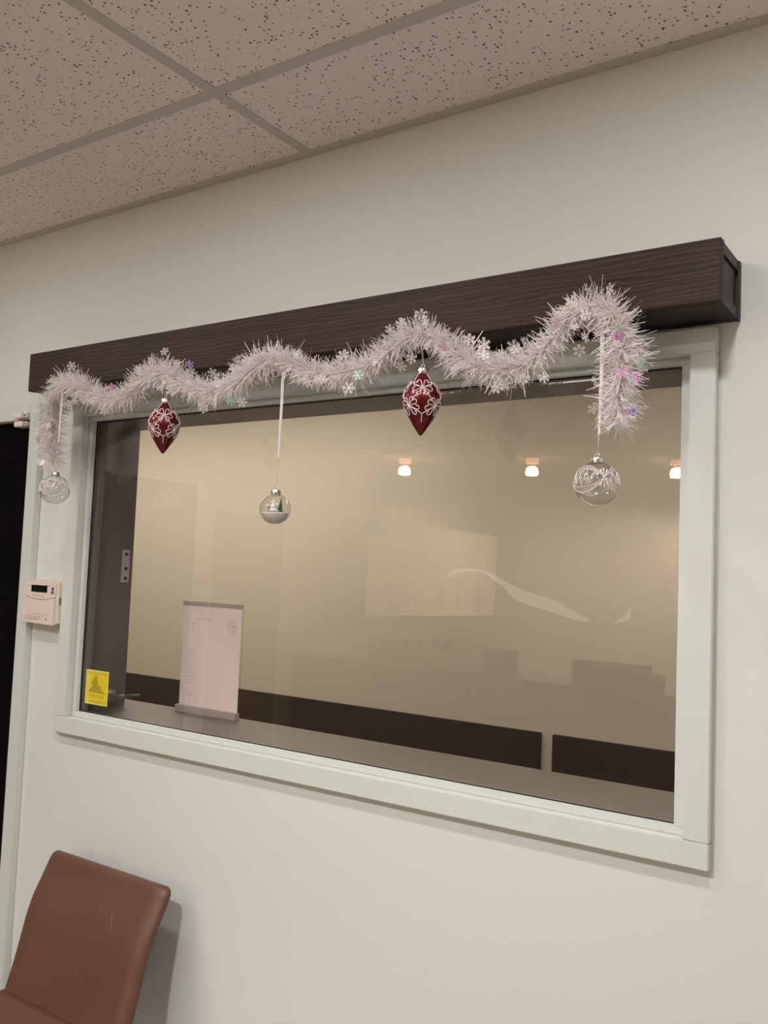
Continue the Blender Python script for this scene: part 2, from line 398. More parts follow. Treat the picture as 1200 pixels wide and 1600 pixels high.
# back part of the frame, dark taupe
BY = .19
wp('inner_sill', M['taupe'], OX0, OX1, GY+.006, BY, OZ0, zb+.0004)
wp('inner_head', M['taupe'], OX0, OX1, GY+.006, TH, OZ1-.006, OZ1)
wp('inner_jamb', M['grey'], OX0, OX0+.006, GY+.006, TH, zb+.0004, OZ1-.006)
wp('inner_jamb', M['grey'], OX1-.006, OX1, GY+.006, TH, zb+.0004, OZ1-.006)
wp('inner_stop', M['grey'], OX0+.006, xl+.004, GY+.006, GY+.02, zb+.0004, OZ1-.006)
wp('inner_stop', M['grey'], xr-.004, OX1-.006, GY+.006, GY+.02, zb+.0004, OZ1-.006)
sp_ = wp('strike_plate', M['steel_paint'], OX0+.006, OX0+.008, .163, .188, H-.056, H+.030)
for z in (H-.045, H-.02, H+.018):
    o = part('screw_hole', M['dark_hole'], sp_, OX0+.008, OX0+.0088, .172, .182, z-.004, z+.004)
relink(win)
# ------------------------------------------------------------------ left door in the window wall
dr = struct(empty('door_1', ((DX0+DX1)/2, 0, 0)), 'black door in mint casing at the left edge')
part('casing_board', M['trim'], dr, DX1, DX1+.043, -T, 0, 0, DZ+.042, bevel=.0015)
part('casing_board', M['trim'], dr, DX0-.043, DX0, -T, 0, 0, DZ+.042, bevel=.0015)
part('casing_board', M['trim'], dr, DX0, DX1, -T, 0, DZ, DZ+.042, bevel=.0015)
part('door_slab', M['black'], dr, DX0+.003, DX1-.003, .002, .045, .01, DZ-.003)
hg = onY(6.5, 1197, -.004)
for z in (hg.z, hg.z+.95, hg.z-.8):
    if z < DZ-.06 and z > .1: 
        o = obj('hinge', tube(bmesh.new(), [(DX1-.012, -.004, z-.04), (DX1-.012, -.004, z+.04)], .006, 8), M['bronze'], dr, smooth=True)
relink(dr)
# ------------------------------------------------------------------ reflected side of the room
def door(name, n, x, y0, y1, z1, m, hy, label):
    d = struct(empty(n, (x, (y0+y1)/2, 0)), label)
    part('door_slab', m, d, x, x+.03, y0, y1, .01, z1, bevel=.002)
    for a, b in ((y0-.05, y0), (y1, y1+.05)): part('casing_board', M['lamp_white'], d, x, x+.02, a, b, 0, z1+.05)
    part('casing_board', M['lamp_white'], d, x, x+.02, y0, y1, z1, z1+.05)
    bm = bmesh.new(); tube(bm, [(x+.03, hy, 1.0), (x+.07, hy, 1.0), (x+.075, hy-.02, 1.0), (x+.075, hy-.11, .995)], .01, 8)
    hd = obj('lever_handle', bm, M['steel'], d, smooth=True)
    obj('rose', tube(bmesh.new(), [(x+.03, hy, 1.0), (x+.04, hy, 1.0)], .028, 16), M['steel'], hd, smooth=True)
    relink(d); return d
door('door', 'door_2', WL, -1.36, -.55, H+.365, M['door_brown'], -.95, 'dark brown door reflected at the left of the glass')
door('door', 'door_3', WX, -3.77, -2.95, H+.42, M['door_tan'], -3.05, 'tan door reflected faintly in the window glass')

# ------------------------------------------------------------------ lamps
for kk, c in TROFC:
    t = thing('troffer_or_fill', ((c[0]+c[1])/2, (c[2]+c[3])/2, C),
              {(-1, 2): 'ceiling light panel left of the camera, its edge reflected at the top of the glass', (0, 5): 'added fill panel on the ceiling in the middle of the room behind the camera', (0, 8): 'added fill panel on the ceiling farthest from the window wall'}[kk], 'ceiling light', 'lay-in ceiling light panels')
    a, b = (c[1]-c[0])/2-.014, (c[3]-c[2])/2-.014
    part('housing', M['lamp_white'], t, -a, a, -b, b, .004, .05)
    for q in ((-a, a, -b, -b+.02), (-a, a, b-.02, b), (-a, -a+.02, -b+.02, b-.02), (a-.02, a, -b+.02, b-.02)):
        part('frame', M['lamp_white'], t, *q, .0018, .004)
    part('diffuser', M['troffer' if kk == (-1, 2) else 'troffer_fill'], t, -a+.02, a-.02, -b+.02, b-.02, .002, .0038)
    lamp(t, ('troffer' if kk == (-1, 2) else 'far_troffer')+'_lens_glow', 2*a-.04, 2*b-.04).location.z = .001
for x, y, lb in ((-.72, -1.62, 'round recessed downlight close to the camera, brightest of all'), (-2.12, -.75, 'round recessed downlight over the door and keypad'), (-1.17, -.75, 'added downlight over the middle of the beam, brightens the upper wall'), (-.22, -.75, 'round recessed downlight over the right end of the beam'), (1.35, -.75, 'round recessed downlight farthest right along the window wall')):  # the one over mid-beam is added to lift the upper wall
    t = thing('downlight_or_fill', (x, y, C-.0008), lb, 'downlight', 'downlights along the window wall')
    obj('trim_ring', lathe(bmesh.new(), [(.06, -.003), (.08, -.003), (.083, .001), (.06, .001), (.06, -.003)], 28), M['lamp_white'], t)
    obj('lens', lathe(bmesh.new(), [(0, -.0015), (.0605, -.0015), (.0605, .0005), (0, .0005)], 28), M['main' if y < -1 else 'wash'], t)
    lp_ = lamp(t, ('main_' if y < -1 else '')+'downlight_lens_glow', .06); lp_.location.z = -.0035; lp_.data.spread = R(150 if y < -1 else 180); lp_.data.energy *= 1.6 if x == -.22 else 1
for x, y, lb in ((-3.3, -5.85, 'added fill lamp over the reception worktop, left one'), (-2.3, -6.3, 'added fill lamp over the reception worktop, right one')):  # added, hidden by the bulkhead, to brighten the reflected cabinets and walls
    t = thing('downlight_or_fill', (x, y, C-.0008), lb, 'downlight', 'added fill lamps behind the bulkhead')
    obj('trim_ring', lathe(bmesh.new(), [(.08, -.003), (.1, -.003), (.103, .001), (.08, .001), (.08, -.003)], 28), M['lamp_white'], t)
    obj('lens', lathe(bmesh.new(), [(0, -.0015), (.0805, -.0015), (.0805, .0005), (0, .0005)], 28), M['desk_fill'], t)
    lamp(t, 'desk_downlight_lens_glow', .08).location.z = -.0035
# arc of recessed lamps and curved bulkhead by the reception desk
for k, (u, v) in enumerate(((633, 733), (832, 733), (1058, 735))):
    zv = C
    for _ in range(20):
        p = mir(onZ(u, v-17, zv)); zv += C-p.z
    p.z = C-.0008
    t = thing('recessed_spotlight', p, ('warm spotlight reflected left of centre in the glass', 'warm spotlight reflected in the middle of the glass', 'warm spotlight reflected at the right edge of the glass')[k], 'spotlight', 'warm ceiling spotlights')
    obj('trim_ring', lathe(bmesh.new(), [(.05, -.004), (.075, -.004), (.078, 0), (.05, 0), (.05, -.004)], 24), M['lamp_white'], t, smooth=False)
    obj('collar', lathe(bmesh.new(), [(0, 0), (.043, 0), (.043, -.036), (.02, -.04), (0, -.04)], 24), M['collar'], t)
    obj('socket', lathe(bmesh.new(), [(0, -.04), (.02, -.04), (.02, -.055), (0, -.055)], 16), M['lamp_white'], t)
    obj('bulb', lathe(bmesh.new(), [(0, -.053), (.018, -.054), (.036, -.066), (.043, -.085), (.043, -.105), (.038, -.117), (0, -.119)], 24), M['pot'], t, smooth=True)
arc = [(-4.49, 5.1), (-4.1, 5.0), (-3.7, 4.94), (-3.3, 4.95), (-2.98, 5.0), (-2.6, 5.12), (-2.22, 5.28), (-1.95, 5.55), (-1.7, 5.95), (-1.55, 6.5), (-1.5, 6.9)]
bm = bmesh.new(); row = []
for i, (x, y) in enumerate(arc):
    a = Vector(arc[max(i-1, 0)]); b = Vector(arc[min(i+1, len(arc)-1)]); t = (b-a).normalized(); n = Vector((t.y, -t.x))
    if n.y > 0: n = -n
    row.append([bm.verts.new((x+n.x*s, .032-(y+n.y*s), z)) for s, z in ((0, C-.215), (0, C-.003), (-.12, C-.003), (-.12, C-.215))])
for a, b in zip(row, row[1:]):
    for k in range(4): bm.faces.new((a[k], a[(k+1) % 4], b[(k+1) % 4], b[k]))
bm.faces.new(row[0]); bm.faces.new(row[-1][::-1])
struct(obj('trim_bulkhead', bm, M['lamp_white']), 'curved drop bulkhead under the ceiling over the desk')
# corridor light
t = thing('corridor_light', (-3.7, 1.45, C+.15), 'long ceiling light in the corridor behind the window', 'ceiling light')
part('housing', M['lamp_white'], t, -1.5, 1.5, -.16, .16, -.03, 0); part('diffuser', M['corr'], t, -1.48, 1.48, -.14, .14, -.045, -.03)
lamp(t, 'corridor_lens_glow', 2.9, .26).location.z = -.047

t = thing('corridor_light', (-.75, 1.3, C+.15), 'added short fill light farther right in the corridor behind the window', 'ceiling light')  # second fixture, added to even the light on the far wall
part('housing', M['lamp_white'], t, -.62, .62, -.16, .16, -.03, 0); part('diffuser', M['corr'], t, -.6, .6, -.14, .14, -.045, -.03)
lp_ = lamp(t, 'corridor_lens_glow', 1.15, .26); lp_.location.z = -.047; lp_.data.energy *= .62

# ------------------------------------------------------------------ corridor boards
def hboard(u0, v0, u1, v1, label):
    a = onY(u0, v0, CY-.02); b = onY(u1, v1, CY-.02); return a, b
zt_, zb_ = onY(843, 1145, CY-.02).z, onY(843, 1212, CY-.02).z
x1 = onY(843, 1180, CY-.02).x; x2 = onY(862, 1180, CY-.02).x
for x0_, x1_, lb in ((-6.2, x1, 'long dark brown wall board seen through the glass behind the notice'), (x2, 1.2, 'dark brown wall board at the right of the gap behind the glass')):
    b_ = part('wall_board', M['board'], None, x0_, x1_, CY-.02, CY, zb_, zt_, bevel=.002); tag(b_, lb, 'wall board', 'dark boards on the corridor wall')

# ------------------------------------------------------------------ wooden beam
b0 = onY(47.5, 551, -.12).x; b1 = onY(1126.5, 420, -.12).x
bz0, bz1 = H+.3995, H+.491
beam = thing('wooden_beam', ((b0+b1)/2, 0, bz0), 'dark stained wooden box beam across the top of the window', 'beam')
part('front_board', M['wood'], beam, b0, b1, -.12, -.102, bz0, bz1, bevel=.0012)
part('bottom_board', M['wood_dark'], beam, b0+.002, b1-.0015, -.102, -.012, bz0+.0012, bz0+.017)
part('top_board', M['wood_dark'], beam, b0+.002, b1-.0015, -.102, -.012, bz1-.017, bz1-.0012)
part('end_board', M['wood_dark'], beam, b1-.016, b1-.005, -.102, -.012, bz0+.017, bz1-.017)
part('end_board', M['wood_dark'], beam, b0+.003, b0+.014, -.102, -.012, bz0+.017, bz1-.017)
part('back_board', M['wood_dark'], beam, b0+.001, b1+.0005, -.012, 0, bz0+.0005, bz1-.001)
relink(beam)

# ------------------------------------------------------------------ garland
def catmull(P, n=10):
    out = []
    for i in range(len(P)-1):
        p0, p1, p2, p3 = P[max(i-1, 0)], P[i], P[i+1], P[min(i+2, len(P)-1)]
        for k in range(n):
            t = k/n
            out.append(.5*((2*p1)+(p2-p0)*t+(2*p0-5*p1+4*p2-p3)*t*t+(3*p1-p0-3*p2+p3)*t**3))
    out.append(P[-1]); return out
GP = [(84, 722, -.085), (79, 692, -.085), (80, 655, -.09), (86, 620, -.115), (108, 597, -.142), (138, 610, -.142), (170, 624, -.14), (202, 616, -.142), (226, 594, -.145), (256, 580, -.146), (285, 596, -.144),
      (318, 610, -.142), (350, 608, -.142), (385, 586, -.142), (412, 565, -.145), (437, 557, -.146), (462, 570, -.144), (495, 582, -.142), (530, 584, -.142), (570, 572, -.142),
      (605, 552, -.143), (635, 528, -.146), (660, 520, -.147), (686, 531, -.145), (715, 553, -.142), (748, 571, -.142), (785, 577, -.142), (820, 568, -.142), (850, 546, -.143), (874, 514, -.146),
      (900, 489, -.148), (928, 478, -.149), (952, 486, -.148), (968, 512, -.144), (972, 550, -.138), (970, 590, -.135), (966, 628, -.135), (966, 664, -.135)]
path = catmull([onY(u, v, y) for u, v, y in GP], 8)
gar = thing('tinsel_garland', (path[len(path)//2].x, -.14, bz0), 'white iridescent tinsel garland draped along the wooden beam', 'garland')
obj('cord', tube(bmesh.new(), path, .0022, 6), M['ribbon'], gar, smooth=True)
cum = [0]
for a, b in zip(path, path[1:]): cum.append(cum[-1]+(b-a).length)
LEN = cum[-1]
def at(s):
    s = max(0, min(LEN, s))
    lo, hi = 0, len(cum)-1
    while hi-lo > 1:
        md = (lo+hi)//2
        if cum[md] <= s: lo = md
        else: hi = md
    f = (s-cum[lo])/max(1e-9, cum[hi]-cum[lo])
    return path[lo].lerp(path[hi], f), (path[hi]-path[lo]).normalized()
def rad(s):
    f = s/LEN
    r = .0352+.003*math.sin(s*23)+.002*math.sin(s*51+1)
    if f > .93: r += .005
    return r
verts = []; faces = []
NS = 15500
for i in range(NS):
    s = LEN*(i+random.random())/NS; p, t = at(s)
    a = t.cross(Vector((0, 1, 0)))
    if a.length < .1: a = t.cross(Vector((1, 0, 0)))
    a.normalize(); b = t.cross(a)
    th = random.random()*2*math.pi
    d = (a*math.cos(th)+b*math.sin(th)); lean = random.gauss(0, .5)+(.0 if s < LEN*.95 else .35)
    d = (d+t*lean).normalized()
    if s < .012: d = (d-t*random.random()*.9).normalized()
    L_ = rad(s)*random.uniform(.5, 1.0)*(1.22 if random.random() < .3 else 1)
    q = d.cross(t)
    if q.length < .05: q = d.cross(a)
    q.normalize(); ro = random.random()*math.pi; q = (q*math.cos(ro)+d.cross(q)*math.sin(ro)).normalized()
    wd = random.uniform(.0005, .0010)
    bend = Vector((random.gauss(0, 1), random.gauss(0, 1), random.gauss(0, 1)-.5))*L_*.13
    p0 = p+d*.0005; p1 = p+d*L_*.55+bend*.4; p2 = p+d*L_+bend
    if p2.y > -.1205 and p2.z > bz0-.001: 
        k = (-.1215-p.y)/(p2.y-p.y) if p.y < -.1215 else 0
        p2 = p+(p2-p)*max(.1, min(1, k)); p1 = p+(p1-p)*max(.1, min(1, k))
    n0 = len(verts)
    verts += [p0-q*wd, p0+q*wd, p1+q*wd, p1-q*wd, p2+q*wd*.6, p2-q*wd*.6]
    faces += [(n0, n0+1, n0+2, n0+3), (n0+3, n0+2, n0+4, n0+5)]
me = bpy.data.meshes.new('tinsel_strands'); me.from_pydata(verts, [], faces)
ti = link('tinsel_strands', me, M['tinsel'], gar); ti['kind'] = 'stuff'
# snowflakes
def flake_mesh():
    bm = bmesh.new()
    def bar(p, q, w):
        p = Vector(p); q = Vector(q); d = (q-p).normalized(); n = Vector((-d.y, d.x, 0))*w
        bm.faces.new([bm.verts.new(v) for v in (p-n, p+n, q+n, q-n)])
    for k in range(6):
        c = Matrix.Rotation(k*math.pi/3, 3, 'Z')
        bar(c @ Vector((0, 0, 0)), c @ Vector((1, 0, 0)), .07)
        for x, l in ((.42, .3), (.72, .3)):
            for s in (-1, 1): bar(c @ Vector((x, 0, 0)), c @ Vector((x+l*.6, s*l*.8, 0)), .06)
    bm.faces.new([bm.verts.new((.3*math.cos(k*math.pi/3), .3*math.sin(k*math.pi/3), 0)) for k in range(6)])
    me = bpy.data.meshes.new('snowflake'); bm.to_mesh(me); bm.free(); return me
fm = {}
for k in ('flake', 'flake_pink', 'flake_green', 'flake_violet'):
    fm[k] = flake_mesh(); fm[k].materials.append(M[k])
view = fw
def flake(p, k='flake', s=.0105, tilt=.7):
    o = bpy.data.objects.new('snowflake', fm[k]); COL.objects.link(o); o.parent = gar
    n = Vector((.55, -.8, -.1))+Vector((random.gauss(0, tilt), random.gauss(0, tilt), random.gauss(0, tilt)))
    o.rotation_mode = 'QUATERNION'; o.rotation_quaternion = n.to_track_quat('Z', 'Y') @ Euler((0, 0, random.random()*6)).to_quaternion()
    o.location = p; o.scale = (s, s, s); return o
spots = [(112, 572, 'flake'), (163, 642, 'flake'), (218, 576, 'flake'), (257, 549, 'flake'), (240, 560, 'flake_pink'), (296, 569, 'flake_violet'), (330, 626, 'flake'), (333, 583, 'flake'), (361, 626, 'flake_green'),
         (318, 637, 'flake'), (378, 628, 'flake'), (366, 577, 'flake'), (268, 610, 'flake'), (536, 554, 'flake'), (545, 606, 'flake'), (559, 586, 'flake_green'), (480, 597, 'flake'), (627, 505, 'flake'), (657, 491, 'flake'),
         (693, 541, 'flake_pink'), (733, 530, 'flake'), (756, 538, 'flake'), (643, 560, 'flake'), (627, 573, 'flake'), (802, 541, 'flake'), (788, 600, 'flake'), (917, 452, 'flake'), (953, 452, 'flake'), (893, 472, 'flake'), (914, 527, 'flake'),
         (905, 548, 'flake'), (880, 487, 'flake'), (967, 511, 'flake_green'), (964, 526, 'flake_pink'), (971, 522, 'flake_pink'), (1000, 556, 'flake'), (1001, 565, 'flake_green'), (972, 583, 'flake_pink'), (987, 590, 'flake_green'), (993, 589, 'flake_pink'),
         (983, 645, 'flake_pink'), (990, 642, 'flake_violet'), (928, 638, 'flake'), (974, 655, 'flake'), (61, 686, 'flake_pink'), (63, 664, 'flake_green'), (65, 668, 'flake_pink'), (82, 607, 'flake_green'), (67, 722, 'flake'), (66, 703, 'flake'), (84, 592, 'flake'), (850, 590, 'flake'), (776, 605, 'flake')]
for u, v, k in spots: flake(onY(u, v, -.16 if u > 75 else -.10), k, random.uniform(.009, .012) if k == 'flake' else random.uniform(.008, .0105), .45)
for i in range(70):
    s = LEN*(i+random.random())/70; p, t = at(s)
    d = Vector((random.gauss(0, 1), -abs(random.gauss(0, .9)), random.gauss(0, 1))); d -= t*d.dot(t); d.normalize()
    q = p+d*rad(s)*random.uniform(.7, 1.0)
    if q.y > -.124 and q.z > bz0-.015: q.y = -.126
    flake(q, random.choice(['flake']*30+['flake_pink']), random.uniform(.007, .0105))
relink(gar)

# ------------------------------------------------------------------ ornaments
def cap(parent, z0, r, h):
    n = 48; bm = bmesh.new()
    rings = []
    for rr, z, sc in ((r*.96, z0, 1), (r, z0+h*.18, 0), (r, z0+h*.85, 0), (r*.9, z0+h, 0), (r*.3, z0+h*1.05, 0)):
        rings.append([bm.verts.new((rr*(1+.03*(k % 2))*math.cos(2*math.pi*k/n), rr*(1+.03*(k % 2))*math.sin(2*math.pi*k/n), z-(sc*.12*h*(1+math.cos(k*2*math.pi/6))))) for k in range(n)])
    for a, b in zip(rings, rings[1:]):
        for k in range(n): bm.faces.new((a[k], a[(k+1) % n], b[(k+1) % n], b[k]))
    bm.faces.new(rings[-1])
    c = obj('cap', bm, M['silver'], parent, smooth=True)
    lp = [(r*.35*math.cos(a), 0, z0+h*1.3+r*.42*math.sin(a)) for a in [i*2*math.pi/16 for i in range(17)]]
    obj('wire_loop', tube(bmesh.new(), lp, .0006, 6, cap=False), M['silver'], c, smooth=True)
    return z0+h*1.3+r*.42
def hang(parent, z0, px_pts, org, rib=None, w=.0014):
    """thread from the wire loop up; rib = (bottom, top) pixel of the wider satin ribbon"""
    base = Vector((0, 0, z0))
    P = [onY(u, v, y)-org for u, v, y in px_pts]
    if rib is None:
        bm = bmesh.new()
        for s in (-1, 1): tube(bm, [base, base.lerp(P[-1], .2)+Vector((s*w*.7, 0, 0)), P[-1]+Vector((s*w, 0, 0))], .00035, 5)
        obj('hanging_thread', bm, M['thread'], parent, smooth=True); return
    obj('hanging_thread', tube(bmesh.new(), [base, P[0]], .0004, 5), M['thread'], parent, smooth=True)
    bm = bmesh.new()
    for s, yy in ((-1, 0), (1, .0012)):
        for a, b in zip(P, P[1:]):
            ha = Vector((w, 0, 0)); off = lambda q, f: Vector((s*w*.9*f, yy, 0))
            fa = (0.3 if a is P[0] else 1); fb = 1
            box_ = [a+off(a, fa)-ha*.8, a+off(a, fa)+ha*.8, b+off(b, fb)+ha, b+off(b, fb)-ha]
            vv = [bm.verts.new(q) for q in box_]; v2 = [bm.verts.new(q+Vector((0, .0004, 0))) for q in box_]
            bm.faces.new(vv); bm.faces.new(v2[::-1])
            for k in range(4): bm.faces.new((vv[k], vv[(k+1) % 4], v2[(k+1) % 4], v2[k]))
    obj('ribbon', bm, M['ribbon'], parent)
OY = -.148
# --- red finials
RP = [(.0068, .047), (.0105, .0415), (.0165, .034), (.0225, .0255), (.0278, .0165), (.0312, .0075), (.0325, 0), (.0318, -.007), (.0290, -.0155), (.0245, -.0245), (.0190, -.034), (.0130, -.0435), (.0070, -.0525), (.0028, -.0582), (0, -.0598)]
def rprof(t):
    """t from 0 (top) to 1 (bottom), by height"""
    z = .047+(-.0598-.047)*t
    for (r1, z1), (r2, z2) in zip(RP, RP[1:]):
        if z <= z1 and z >= z2: f = (z1-z)/(z1-z2); return r1+(r2-r1)*f, z
    return 0, z
def onfin(phi, t, lift=.0003):
    r, z = rprof(t); return Vector(((r+lift)*math.cos(phi), (r+lift)*math.sin(phi), z))
def finial(u, v, label, top, spin):
    org = onY(u, v, OY)
    t = thing('finial_ornament', org, label, 'ornament', 'red finial ornaments')
    obj('body', lathe(bmesh.new(), RP, 56), M['red'], t, smooth=True)
    bm = bmesh.new(); TW = .00085
    def line(pts): 
        out = []
        for (a, b), (c, d) in zip(pts, pts[1:]):
            for k in range(8): f = k/8; out.append(onfin(a+(c-a)*f, b+(d-b)*f))
        out.append(onfin(*pts[-1])); tube(bm, out, TW, 5)
    def curl(phi0, t0, ang, l, turn, s=1.0):
        """fern curl leaving (phi0,t0) in surface direction ang: a short stem, then a spiral to one side"""
        x = y = 0; out = []; a = ang; ds = .0008*l; n1, n2 = 9, 13
        for k in range(n1+n2+1):
            tt = max(.01, min(.99, t0-y/.1068)); rr, _ = rprof(tt)
            out.append(onfin(phi0+x/max(rr, .006), tt))
            x += math.cos(a)*ds; y += math.sin(a)*ds
            if k < n1: a -= turn*.035
            else: f = (k-n1)/n2; a += turn*ds/(.0034*l*(1-f)+.0012*l*f)
        tube(bm, out, [TW*s]*(n1+n2)+[TW*1.8], 5)
    e = math.pi/4; TV, T1, T2, TB = .20, .285, .575, .69
    for k in range(4):
        p0 = spin+k*math.pi/2
        line([(p0+e, .005), (p0+e, TV), (p0, T1)]); line([(p0+e, TV), (p0+2*e, T1)])
        line([(p0, T1), (p0+e, T2)]); line([(p0, T1), (p0-e, T2)])
        line([(p0+e, T2), (p0, TB)]); line([(p0+e, T2), (p0+2*e, TB)]); line([(p0, TB), (p0, .81)])
        for (pc, tc_) in ((p0, T1), (p0+e, T2)):
            L1 = 1.0
            for an, tu in ((R(68), -1), (R(112), 1), (R(22), 1), (R(158), -1), (R(-18), 1), (R(198), -1), (R(-62), 1), (R(242), -1)):
                curl(pc, tc_, an, L1*(1.35 if abs(math.sin(an)) > .6 else 1.5), tu)
    obj('scroll_pattern', bm, M['glitter'], t, smooth=True)
    for k in range(4):
        for pc, tc_ in ((spin+k*math.pi/2, T1), (spin+k*math.pi/2+e, T2)):
            b_ = bmesh.new(); bmesh.ops.create_uvsphere(b_, u_segments=10, v_segments=6, radius=.0018)
            o = obj('bead', b_, M['gem'], t, smooth=True); o.location = onfin(pc, tc_, .0008)
    zz = cap(t, .0455, .0092, .0088)
    hang(t, zz, [top], org)
cam_az = lambda p: math.atan2(CAM.y-p.y, CAM.x-p.x)
pR = onY(659, 625, OY); pL = onY(257, 664, OY)
finial(659, 625.5, 'red teardrop finial ornament with white scrolls, right one, below the garland centre', (659, 533, -.146), cam_az(pR)+R(2))
finial(256.5, 664, 'red teardrop finial ornament with white scrolls, left one, near the chair side', (260, 598, -.146), cam_az(pL)-R(2))
# --- clear balls
def shell(parent, r, th, m, name='glass_ball', squash=1.0):
    bm = bmesh.new(); n = 28; op = R(14)
    out = [(r*math.sin(op+(math.pi-op)*k/n), r*math.cos(op+(math.pi-op)*k/n)*squash) for k in range(n+1)]
    ri = r-th
    inn = [(ri*math.sin(op+(math.pi-op)*k/n), ri*math.cos(op+(math.pi-op)*k/n)*squash) for k in range(n+1)][::-1]
    prof = out[:-1]+[(0, -r*squash)]
    neck = [(r*math.sin(op), r*math.cos(op)*squash+.004)]
    neck2 = [(ri*math.sin(op), ri*math.cos(op)*squash+.004)]
    full = [(0, -ri*squash)]+inn[1:]+neck2+neck+prof
    lathe(bm, full, 56); return obj(name, bm, m, parent, smooth=True)
def onball(r, phi, lat, lift=.0002): return Vector(((r+lift)*math.cos(lat)*math.cos(phi), (r+lift)*math.cos(lat)*math.sin(phi), (r+lift)*math.sin(lat)))
def swag_ball(u, v, r, label, gem_phi, hangpts):
    org = onY(u, v, OY)
    t = thing('clear_bauble', org, label, 'ornament', 'clear glass baubles with white swags')
    shell(t, r, .0007, M['ball'])
    g0 = R(12); ink = bmesh.new(); fr = bmesh.new()
    for k in range(3):
        a0 = gem_phi+k*2*math.pi/3; a1 = a0+2*math.pi/3
        def arcp(lat, s):   # s 0..1 between the gems
            h = math.sin(math.pi*s)**.75; return a0+(a1-a0)*s, g0+(lat-g0)*h
        S_ = [i/28 for i in range(29)]
        for lat in (R(48), R(35), R(-13), R(-28)):
            tube(ink, [onball(r, *arcp(lat, s)) for s in S_], .00042, 5)
        for l0, l1 in ((R(35), R(48)), (R(-28), R(-13))):
            for s, q in zip(S_, S_[1:]):
                fr.faces.new([fr.verts.new(onball(r, *arcp(l, x), .0001)) for l, x in ((l0, s), (l0, q), (l1, q), (l1, s))])
        zz = [(.10+.80*i/8, R(33) if i % 2 else R(-11)) for i in range(9)]
        z2 = [(.22+.56*i/4, R(-10) if i % 2 else R(33)) for i in range(5)]
        for Z in (zz, z2):
            for (s, l), (q, m2) in zip(Z, Z[1:]):
                tube(ink, [onball(r, *[(x, g0+(y-g0)*.92) for x, y in [arcp(l+(m2-l)*f, s+(q-s)*f)]][0]) for f in (0, .25, .5, .75, 1)], .0004, 5)
        for sgn, n in ((1, 3), (-1, 3)):
            for j in range(n):
                da = (j-1)*R(11); l1 = g0+sgn*R(26 if j == 1 else 22)
                tube(ink, [onball(r, a0+da*f, g0+(l1-g0)*f) for f in (0, .3, .6, .8, .92, 1)], [.0003, .00032, .0004, .0011, .0012, .0004], 6)
        b_ = bmesh.new(); bmesh.ops.create_uvsphere(b_, u_segments=12, v_segments=8, radius=.0021)
        o = obj('gem', b_, M['gem'], t, smooth=True); o.location = onball(r, a0, g0, .0004)
    obj('white_pattern', ink, M['ink'], t, smooth=True)
    obj('frosted_band', fr, M['frost'], t)
    z = cap(t, r*.965, r*.27, r*.22)
    hang(t, z, hangpts, org, True)
    return t
pr = onY(932.5, 756, OY); plb = onY(85.5, 765, OY)
swag_ball(932.5, 756, .0328, 'larger clear glass bauble with white swags hanging at the right of the window', cam_az(pr)+R(19), [(936, 678, OY), (940, 575, OY), (941, 508, -.146)])
swag_ball(85.5, 765, .0330, 'clear glass bauble with white swags hanging at the left below the garland end', cam_az(plb)+R(45), [(91, 691, OY), (95, 640, OY), (98, 604, -.143)])
# --- snow scene ball
org = onY(430, 795.5, OY); r = .0288
t = thing('snow_scene_bauble', org, 'clear glass bauble with snow and tiny trees hanging in front of the glass', 'ornament')
shell(t, r, .0006, M['ball'])
ri = r-.0014; zc = -.0075
bm = bmesh.new(); prof = [(0, -ri)]+[(ri*math.cos(a), ri*math.sin(a)) for a in [R(-85+k*(85-15)/10) for k in range(11)]]
prof += [(ri*.8, zc+.0012), (ri*.4, zc+.0025), (0, zc+.003)]
lathe(bm, prof, 48); obj('snow_fill', bm, M['snow'], t, smooth=True)
for k in range(90):
    a = random.random()*6.28; rr = ri*math.sqrt(random.random())*.86
    b_ = bmesh.new(); bmesh.ops.create_icosphere(b_, subdivisions=1, radius=random.uniform(.0006, .0011)) if k == 0 else None
    if k == 0:
        o = obj('snow_bead', b_, M['snow'], t); beadm = o.data
    else:
        b_.free(); o = link('snow_bead', beadm, None, t)
    o.location = (rr*math.cos(a), rr*math.sin(a), zc+.0022-.0015*(rr/ri))
def tree(parent, name, m, x, y, h, w, tiers, lean=0):
    bm = bmesh.new()
    prof = [(w*.1, 0)]
    for k in range(tiers):
        z0 = h*(.1+.9*k/tiers*.92); rr = w*(1-k/tiers)
        prof += [(rr, z0), (rr*.32, z0+h*.9/tiers*.95)]
    prof += [(0, h)]; lathe(bm, prof, 16)
    o = obj(name, bm, m, parent); o.location = (x, y, zc+.001); o.rotation_euler = (0, lean, 0); return o
az = cam_az(org); tw = Vector((math.cos(az), math.sin(az))); sd = Vector((-math.sin(az), math.cos(az)))
def pos(a, b): q = tw*a+sd*b; return q.x, q.y
tree(t, 'white_tree', M['white_tree'], *pos(.008, -.003), .0265, .0098, 3)
tree(t, 'green_tree', M['green_tree'], *pos(-.004, .0085), .0285, .0072, 5, .1)
tree(t, 'small_tree', M['bark'], *pos(-.006, -.0105), .014, .004, 3, -.1)
z = cap(t, r*.965, r*.31, r*.27)
hang(t, z, [(434.5, 715, OY), (440, 625, OY), (443, 556, -.146)], org, True)
